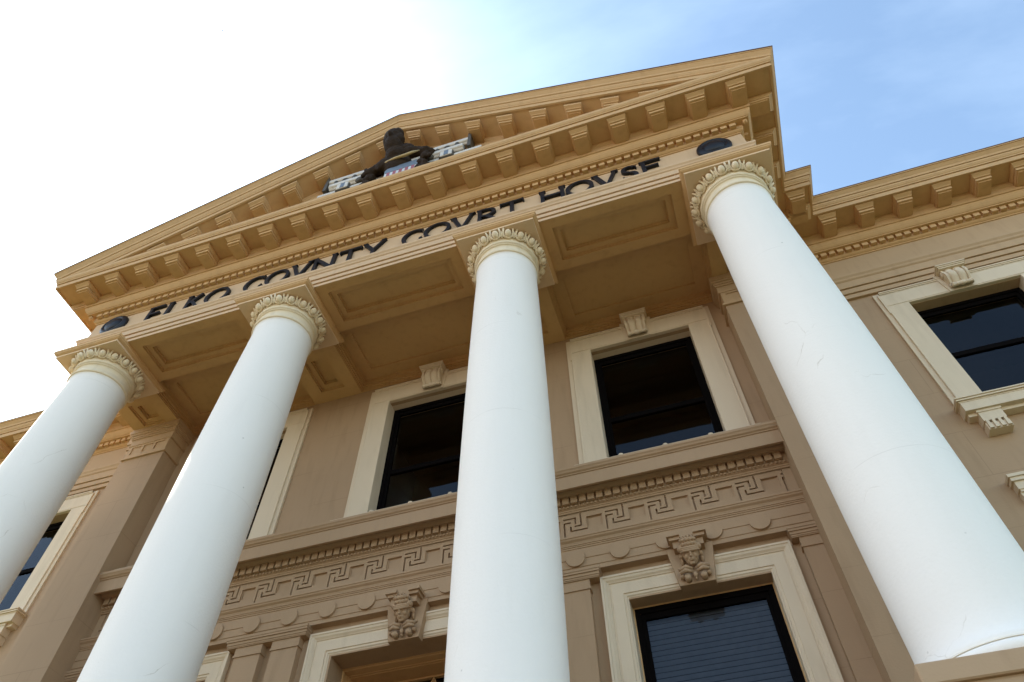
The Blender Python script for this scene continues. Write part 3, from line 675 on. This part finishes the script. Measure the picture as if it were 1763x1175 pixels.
lower_prof = [(0, -.02), (0, .060), (.020, .060), (.024, .052), (.045, .046), (.062, .030), (.070, .028), (.074, .018), (.088, .018), (.094, .024), (.200, .024), (.203, .014), (.226, .014), (.232, .006), (.243, .0), (.246, -.175)]
def head_keystone(par, xc, y):
    zb = 4.03
    mb = MB(); w0, w1 = .165, .225
    pts = [(xc - w0, zb), (xc + w0, zb), (xc + w1, zb + .42), (xc - w1, zb + .42)]
    mb.poly(pts, y - .07, y + .03); o = mb.build('keystone', 'buff_trim', par, bevel=.004)
    # carved head on it
    mb = MB(); Y = 0; zc = 0; x_keep = xc; xc = 0
    TILT = Matrix.Translation((x_keep, y - .150, zb + .275)) @ Matrix.Rotation(rad(30), 4, 'X')
    tf = lambda m_: m_.xf(lambda a_, b_, c_: TILT @ Vector((a_, b_, c_)))
    E_ = lambda dx, dy, dz, a, b_, c, rot=None: mb.ell(Vector((xc + dx, Y + dy, zc + dz)), (a, b_, c), rot, 18)
    E_(0, 0, .0, .076, .085, .110)              # skull and face
    E_(0, -.03, -.062, .054, .056, .064)        # jaw
    E_(0, -.070, -.100, .024, .022, .018)       # chin
    E_(0, -.090, -.012, .011, .020, .030, Matrix.Rotation(rad(-15), 3, 'X'))   # nose
    E_(0, -.104, -.034, .016, .012, .009)
    E_(0, -.090, -.060, .026, .012, .006); E_(0, -.088, -.073, .021, .012, .007)   # lips
    for s in (-1, 1):
        E_(s * .036, -.058, -.036, .024, .022, .026)   # cheeks
        E_(s * .080, .005, .0, .016, .022, .034)       # knot / ear
        E_(s * .094, .03, -.07, .018, .022, .040); E_(s * .098, .03, -.02, .017, .02, .03)   # hair falling
        E_(s * .085, -.01, .045, .030, .04, .034)
        E_(s * .120, .01, -.128, .022, .022, .016)  # collar scrolls
    # hair waves over the brow, crown band
    for i in range(7):
        a = rad(-75 + 25 * i); E_(.066 * math.sin(a), -.055 * math.cos(a) - .004, .078, .018, .022, .022)
    for i in range(6):
        a = rad(-62 + 25 * i); E_(.072 * math.sin(a), -.06 * math.cos(a) - .002, .118, .018, .02, .018)
    for i in range(5): E_(-.06 + .03 * i, -.058 - .008 * (1 - abs(i - 2) / 2), .152, .008, .008, .010)
    E_(0, -.004, .118, .080, .07, .04)
    tf(mb); hd = mb.build('carved_head', 'buff_trim', par, fix=False)
    md = hd.modifiers.new('remesh', 'REMESH'); md.mode = 'VOXEL'; md.voxel_size = .0045; md.use_smooth_shade = True
    # blindfold: three folds of cloth
    mb = MB()
    for k_, dz in enumerate((.012, .027, .042)):
        pts = []
        for i in range(17):
            a = rad(-100 + 200 * i / 16); pts.append((xc + .086 * math.sin(a), Y - .094 * math.cos(a) * (1.0 - .05 * k_), zc + dz + .006 * abs(math.sin(a))))
        mb.tube(pts, .0125, 8)
    tf(mb); xc = x_keep; mb.build('blindfold', 'buff_trim', par)
    # little broken capital above and scroll collar below
    for s in (-1, 1):
        mb = MB()
        for (w_, z0, z1, pj) in ((.0, .478, .515, .225), (.02, .445, .478, .20), (.045, .375, .445, .165)):
            a0, a1 = sorted((xc + s * .065, xc + s * (.19 - w_))); mb.box(a0, a1, y - pj, y + .0, zb + z0 - .03, zb + z1 - .03)
        mb.build('capital_block', 'buff_trim', par)
        mb = MB()
        mb.tube([(xc + s * .015, y - .135, zb + .112), (xc + s * .07, y - .155, zb + .132), (xc + s * .145, y - .13, zb + .122)], [.014, .020, .014], 8)
        mb.tube([(xc + s * .02, y - .13, zb + .085), (xc + s * .08, y - .15, zb + .098), (xc + s * .135, y - .13, zb + .09)], [.014, .022, .016], 8)
        mb.tube([(xc + s * .075, y - .05, zb + .040), (xc + s * .075, y - .135, zb + .043)], .030, 12)
        mb.ell(Vector((xc + s * .125, y - .10, zb + .065)), (.022, .03, .022))
        mb.build('scroll', 'buff_trim', par)
    mb = MB(); mb.ell(Vector((xc, y - .115, zb + .060)), (.022, .022, .030)); mb.ell(Vector((xc, y - .10, zb + .028)), (.013, .02, .018))
    mb.build('drop', 'buff_trim', par)
for c in (-2.952, 2.952):
    mb = MB(); usweep(mb, c, .908, 4.32, 1.9, YR, lower_prof); mb.box(c - .95, c + .95, YR - .1, YR + .15, 1.82, 1.90)
    o = mb.build('tall_window', 'cream', B)
    mb = MB(); usweep(mb, c, .675, 4.075, 1.9, YR + .165, [(0, 0), (.012, .012), (.024, .0)]); mb.build('warm_bead', 'tan', o)  # tan bead: warm bounce along the reveal put into the colour
    sash(o, c, .655, 1.9, 4.055, YR + .172, rail=2.6, blind=True)
    head_keystone(o, c, YR - .03)
# door with transom
mb = MB(); usweep(mb, 0, 1.085, 4.32, .70, YR, lower_prof[:-1] + [(.246, -.20)])
d_ = mb.build('door', 'cream', B)
mb = MB(); usweep(mb, 0, .85, 4.086, .70, YR + .16, [(0, 0), (.0, .02), (.012, .02), (.016, 0)])
usweep(mb, 0, .842, 4.078, .70, YR + .26, [(0, -.05), (0, .0), (.02, .0), (.022, -.02), (.03, -.03), (.033, -.12), (.039, -.12), (.041, -.15), (.045, -.15), (.047, -.42)])
mb.build('door_frame', 'tan', d_)
mb = MB(); yq = YR + .62
mb.box(-.80, .80, yq, yq + .05, 4.012, 4.04); mb.box(-.80, .80, yq, yq + .05, 3.25, 3.33); mb.box(-.80, -.74, yq, yq + .05, 3.33, 4.012); mb.box(.74, .80, yq, yq + .05, 3.33, 4.012)
for xx in (-.58, -.26, .06, .38, .70):
    mb.tube([(xx, yq + .02, 3.33), (xx, yq + .02, 4.012)], .014, 6)
    for s in (-1, 1):
        if abs(xx + s * .16) > .78: continue
        mb.tube([(xx + s * .16, yq + .02, 3.64), (xx, yq + .018, 4.012)], .013, 6); mb.tube([(xx, yq + .02, 3.33), (xx + s * .16, yq + .022, 3.64)], .013, 6)
mb.build('transom', 'tan', d_)
mb = MB(); mb.add([(-.79, yq + .04, .70), (.79, yq + .04, .70), (.79, yq + .04, 4.03), (-.79, yq + .04, 4.03)], [(0, 1, 2, 3)]); mb.build('pane', 'glass', d_, fix=False)
mb = MB(); mb.add([(-1.2, yq + .08, .5), (1.2, yq + .08, .5), (1.2, yq + .08, 4.3), (-1.2, yq + .08, 4.3)], [(0, 1, 2, 3)]); mb.build('room', 'room', d_)
head_keystone(d_, 0.02, YR - .03)

# porch, stair, plinth --------------------------------------------
mb = MB(); mb.box(-5.3, 5.3, -.62, 1.9, GZ, .70)
for i in range(13): mb.box(-3.9, 3.9, -.62 - .27 * (i + 1), -.62 - .27 * i, GZ, .70 - .17 * (i + 1))
mb.build('porch_steps', 'step', B)
mb = MB()
for s in (-1, 1):
    a0, a1 = sorted((s * 3.93, s * 5.1)); mb.box(a0, a1, -3.0, -.63, GZ, .55)
mb.build('cheek_wall', 'buff', B)

# inscription -----------------------------------------------------
ST = .052; LH = .39; LZ = 8.662; SER = .022
def letter(ch, x0, x1):
    mb = MB(); W_ = x1 - x0; cnt = [0]; yb = YF + .004
    def P_(pts):
        cnt[0] += 1; mb.poly([(x0 + a, LZ + b_) for a, b_ in pts], yb - .045 - .0009 * cnt[0], yb)
    def bar(ax, az, bx, bz, t_=ST):
        d = Vector((bx - ax, bz - az)).normalized(); n = Vector((-d.y, d.x)) * t_ / 2
        P_([(ax - n.x, az - n.y), (bx - n.x, bz - n.y), (bx + n.x, bz + n.y), (ax + n.x, az + n.y)])
    def stem(x, z0=0, z1=LH, top=True, bot=True):
        bar(x, z0, x, z1)
        for ok, z in ((bot, z0), (top, z1)):
            if ok: s_ = 1 if z == z0 else -1; P_([(x - ST / 2 - SER, z), (x + ST / 2 + SER, z), (x + ST / 2 - .004, z + s_ * .03), (x - ST / 2 + .004, z + s_ * .03)])
    def arc(cx, cz, rx, rz, a0, a1, t_=ST, n=22):
        o_, i_ = [], []
        for q in range(n + 1):
            a = rad(a0 + (a1 - a0) * q / n); o_.append((cx + rx * math.cos(a), cz + rz * math.sin(a))); i_.append((cx + (rx - t_) * math.cos(a), cz + (rz - t_ * .75) * math.sin(a)))
        for q in range(n): mb.poly([(x0 + p, LZ + z_) for p, z_ in (o_[q], o_[q + 1], i_[q + 1], i_[q])], yb - .045, yb)
    h = ST / 2
    if ch == 'E':
        stem(h + SER); bar(h + SER, LH - .022, W_, LH - .022, .044); bar(h + SER, LH * .52, W_ * .85, LH * .52, .042); bar(h + SER, .022, W_, .022, .044)
    elif ch == 'L': stem(h + SER); bar(h + SER, .022, W_ + .09, .022, .044)
    elif ch == 'K': stem(h + SER); bar(h + SER, LH * .42, W_ - .03, LH - .01); bar(W_ * .45, LH * .55, W_ - .01, .01)
    elif ch == 'O': arc(W_ / 2, LH / 2, W_ / 2, LH / 2, 0, 360, n=36)
    elif ch == 'C':
        arc(W_ * .60, LH / 2, W_ * .60, LH / 2, 50, 310, n=30); P_([(W_ * .93, LH * .80), (W_ * 1.0, LH * .97), (W_ * .96, LH * .72)]); P_([(W_ * .86, LH * .24), (W_ * 1.0, LH * .36), (W_ * .98, LH * .16)])
    elif ch == 'V':
        bar(.045, LH, W_ / 2 + .005, .0, .056); bar(W_ - .04, LH, W_ / 2, .0, .040)
        for x in (.045, W_ - .04): P_([(x - h - SER, LH), (x + h + SER, LH), (x + h - .004, LH - .03), (x - h + .004, LH - .03)])
    elif ch == 'N':
        stem(h + SER, top=False); stem(W_ - h - SER, bot=False); bar(h + .01, LH - .01, W_ - h - .02, .02, .056)
        P_([(0, LH), (.08, LH), (.07, LH - .03), (.03, LH - .03)])
    elif ch == 'T':
        stem(W_ / 2, top=False); bar(0, LH - .022, W_, LH - .022, .044)
        for s_, x in ((1, 0), (-1, W_)): P_([(x, LH), (x + s_ * .03, LH), (x + s_ * .012, LH - .075), (x, LH - .07)])
    elif ch == 'Y':
        bar(.03, LH, W_ / 2, LH * .42, .054); bar(W_ - .03, LH, W_ / 2, LH * .42, .044); stem(W_ / 2, z1=LH * .48, top=False)
        for x in (.04, W_ - .04): P_([(x - h - .012, LH), (x + h + .012, LH), (x + h - .01, LH - .028), (x - h + .01, LH - .028)])
    elif ch == 'R':
        stem(h + SER); arc(W_ * .48, LH * .72, W_ * .46, LH * .28, -90, 90, n=16); bar(h + SER, LH - .02, W_ * .5, LH - .02, .040); bar(h + SER, LH * .46, W_ * .5, LH * .46, .040); bar(W_ * .45, LH * .47, W_ - .01, .01)
    elif ch == 'H': stem(h + SER); stem(W_ - h - SER); bar(h + SER, LH * .52, W_ - h - SER, LH * .52, .046)
    elif ch == 'S':
        rx = W_ * .48; arc(W_ / 2, LH * .74, rx, LH * .26, 30, 270, n=18); arc(W_ / 2, LH * .27, rx, LH * .27, -150, 90, n=18)
        P_([(W_ * .86, LH * .80), (W_ * .97, LH * .97), (W_ * .96, LH * .74)]); P_([(W_ * .03, LH * .25), (W_ * .04, .01), (W_ * .16, .07)])
    mb.build('letter', 'black', B, fix=True)
for ch, a, b in [('E', -3.89, -3.62), ('L', -3.56, -3.42), ('K', -3.235, -2.955), ('O', -2.90, -2.49), ('C', -2.26, -1.95), ('O', -1.915, -1.53), ('V', -1.535, -1.185), ('N', -1.18, -.80), ('T', -.765, -.425), ('Y', -.41, -.05),
                 ('C', .195, .50), ('O', .52, .915), ('V', .90, 1.26), ('R', 1.285, 1.58), ('T', 1.62, 1.96), ('H', 2.17, 2.54), ('O', 2.535, 2.915), ('V', 2.90, 3.255), ('S', 3.29, 3.51), ('E', 3.54, 3.82)]:
    letter(ch, a, b)
for x in (-4.46, 4.50):
    mb = MB(); n = 48; prof = [(0, .085), (.06, .082), (.11, .07), (.138, .05), (.142, .045), (.150, .052), (.165, .062), (.185, .058), (.20, .045), (.215, .04), (.222, .028), (.222, 0)]
    vs = []; fs = []
    for r_, d in prof:
        for i in range(n): a = 2 * math.pi * i / n; vs.append((x + r_ * math.cos(a), YF - d, 8.885 + r_ * math.sin(a)))
    for k_ in range(len(prof) - 1):
        for i in range(n): fs.append((k_ * n + i, k_ * n + (i + 1) % n, (k_ + 1) * n + (i + 1) % n, (k_ + 1) * n + i))
    mb.add(vs, fs, True); mb.build('medallion', 'black', B)

# ------------------------------------------------------------------ pediment sculpture
E_root = bpy.data.objects.new('eagle_sculpture', None); col.objects.link(E_root); E_root.location = (-.02, -.75, 9.79)
E_root['label'] = 'dark bronze eagle with a striped shield perched in the pediment'; E_root['category'] = 'sculpture'
def loc(mb): return mb.xf(lambda x, y, z: (x + .02, y + .75, z - 9.79))
mb = MB()
e = lambda x, y, z, a, b_, c, rot=None: mb.ell(Vector((x, y, z)), (a, b_, c), rot, 20)
# head and neck lean out over the cornice, wings droop to both sides
e(.06, -.80, 10.66, .24, .15, .24)
e(.03, -.88, 10.92, .17, .15, .20)
e(.0, -.97, 11.14, .150, .15, .22, Matrix.Rotation(rad(12), 3, 'X'))
e(-.01, -1.02, 11.40, .165, .13, .20)
e(.075, -1.03, 11.45, .085, .10, .13)
e(-.09, -1.02, 11.48, .085, .09, .11)
e(.0, -1.11, 11.26, .05, .09, .07, Matrix.Rotation(rad(35), 3, 'X'))
e(.20, -.86, 11.03, .15, .12, .15)
e(-.10, -1.0, 11.30, .08, .1, .14); e(.10, -1.0, 11.28, .08, .1, .15)
e(.26, -.84, 10.92, .20, .12, .13, Matrix.Rotation(rad(8), 3, 'Y'))
e(-.12, -.84, 10.72, .20, .12, .15, Matrix.Rotation(rad(-38), 3, 'Y'))
for s in (-1, 1):
    k_ = .76 if s < 0 else 1.0
    for i in range(9):
        t_ = i / 8; xx = s * k_ * (.08 + .46 * t_); zz = (10.84 - .26 * t_ ** 1.3) if s < 0 else (10.98 - .16 * t_ ** 2)
        e(xx, -.82, zz, .09, .10, .15 - .07 * t_, Matrix.Rotation(rad(-s * 30), 3, 'Y'))
    for i in range(7):
        t_ = i / 6; e(s * k_ * (.50 + .04 * math.sin(i * 2)), -.82 + .02 * math.cos(i * 3), 10.70 - .62 * t_, .07, .07, .085)
    for i in range(10):
        a = i * 2.1; e(s * k_ * (.58 + .05 * math.cos(a)), -.84 + .03 * math.sin(a * 1.7), 10.80 - .09 * i, .033, .035, .055)
    e(s * k_ * .63, -.80, 10.76, .03, .04, .11, Matrix.Rotation(rad(s * 20), 3, 'Y'))
loc(mb); o = mb.build('eagle', 'eagle', E_root, fix=False)
md = o.modifiers.new('remesh', 'REMESH'); md.mode = 'VOXEL'; md.voxel_size = .016; md.use_smooth_shade = True
tx = bpy.data.textures.new('feathers', 'CLOUDS'); tx.noise_scale = .05
dm = o.modifiers.new('displace', 'DISPLACE'); dm.texture = tx; dm.strength = .02; dm.mid_level = .5
mb = MB()
mb.tube([(-.16, -.90, 10.64), (-.05, -.93, 10.63), (.10, -.95, 10.61), (.25, -.95, 10.61), (.36, -.94, 10.67), (.46, -.91, 10.75)], [.012, .020, .024, .028, .024, .008], 8); loc(mb); mb.build('ribbon', 'gilt', E_root)
mb = MB(); xs = [-.24, .30]
mb.poly([(-.08, 10.30), (.46, 10.30), (.46, 10.44), (.42, 10.49), (-.04, 10.46), (-.08, 10.40)], -.88, -.82); loc(mb); mb.build('shield_chief', 'blue', E_root)
mb = MB(); mb.poly([(-.075, 9.95), (-.075, 10.30), (.455, 10.30), (.455, 9.95), (.19, 9.80)], -.875, -.825); loc(mb); sh = mb.build('shield', 'whitepaint', E_root)
mb = MB()
for i in range(5): mb.box(-.035 + i * .10, .015 + i * .10, -.880, -.87, 9.96, 10.298)
loc(mb); mb.build('shield_stripes', 'red', E_root)
# silver panels each side: one thing
S_root = bpy.data.objects.new('carved_panel', None); col.objects.link(S_root); S_root.location = (-.05, -.62, 9.79)
S_root['label'] = 'silver painted carved panel with fluted rails behind the eagle'; S_root['category'] = 'carving'
def loc2(mb): return mb.xf(lambda x, y, z: (x + .05, y + .62, z - 9.79))
mb = MB(); x0, x1 = -1.22, 1.22
mb.box(x0 + .1, x1 - .1, -.66, -.42, 9.80, 10.92); loc2(mb); mb.build('panel', 'darkcarve', S_root)
for z, y, r_, a0, a1 in ((10.99, -.71, .066, x0, x1), (10.74, -.74, .062, x0 + .09, x1 - .09), (10.57, -.70, .05, x0 - .1, x1 + .2)):
    mb = MB(); n = 28; vs = []; fs = []
    for xx in (a0, a1):
        for i in range(n):
            a = 2 * math.pi * i / n; rr = r_ * (1 + .07 * math.cos(7 * a)); vs.append((xx, y + rr * math.cos(a) * 1.1, z + rr * 1.35 * math.sin(a)))
    fs = [(i, (i + 1) % n, n + (i + 1) % n, n + i) for i in range(n)] + [list(range(n)), list(range(n, 2 * n))]
    mb.add(vs, fs, False); loc2(mb); mb.build('rail', 'silver', S_root)
for s, xx in ((-1, -.88), (1, .86)):
    mb = MB(); mb.rbox(xx - .12, xx + .12, -.79, -.66, 10.50, 10.83, .02); mb.ell(Vector((xx - .16, -.76, 10.84)), (.04, .05, .09)); mb.ell(Vector((xx + .16, -.76, 10.84)), (.045, .05, .12)); mb.ell(Vector((xx, -.76, 10.85)), (.07, .05, .05)); loc2(mb); mb.build('boss', 'darkcarve', S_root)
    mb = MB(); mb.rbox(xx - .10, xx + .10, -.80, -.75, 10.52, 10.81, .01); loc2(mb); mb.build('boss_panel', 'silver', S_root)
    mb = MB(); mb.box(xx - .03, xx + .04, -.803, -.79, 10.53, 10.79); loc2(mb); mb.build('boss_inlay', 'blue', S_root)
    mb = MB(); mb.ell(Vector((xx - s * .28, -.76, 10.70)), (.09, .05, .07)); loc2(mb); mb.build('leaf', 'darkcarve', S_root)
    for xe, zz in ((x0 if s < 0 else x1, 11.07),):
        mb = MB(); mb.poly([(xe - .02, zz - .42), (xe - .02, zz + .07), (xe + .0, zz + .10), (xe + .03, zz + .02), (xe + .035, zz - .42)], -.79, -.62); loc2(mb); mb.build('end_stop', 'darkcarve', S_root)

# ------------------------------------------------------------------ birds far off
def bird(px, py, dist, span, rz, label):
    fx = (px - 881.5) / 1244.54; fy = -(py - 587.5) / 1244.54
    d = (r * fx + u * fy + f).normalized(); p = CAM + d * dist
    mb = MB(); mb.ell(Vector((0, 0, 0)), (.05 * span * 1.3, .22 * span, .05 * span))
    for s in (-1, 1):
        mb.add([(0, .1 * span, .02), (s * .25 * span, .12 * span, .09 * span), (s * .5 * span, -.04 * span, .02 * span), (s * .25 * span, -.08 * span, .07 * span), (0, -.1 * span, .02)], [(0, 1, 2, 3, 4)])
    mb.add([(-.03 * span, -.18 * span, 0), (.03 * span, -.18 * span, 0), (.06 * span, -.34 * span, 0), (-.06 * span, -.34 * span, 0)], [(0, 1, 2, 3)])
    o = mb.build('bird', 'bird', None, fix=False); o.location = p; o.rotation_euler = (0, 0, rz); o['label'] = label; o['category'] = 'bird'; o['group'] = 'birds high in the white sky'
bird(383, 53, 120, .42, 1.2, 'lower left of two tiny birds in the white sky')
bird(425, 37, 140, .36, .4, 'upper right of two tiny birds in the white sky')
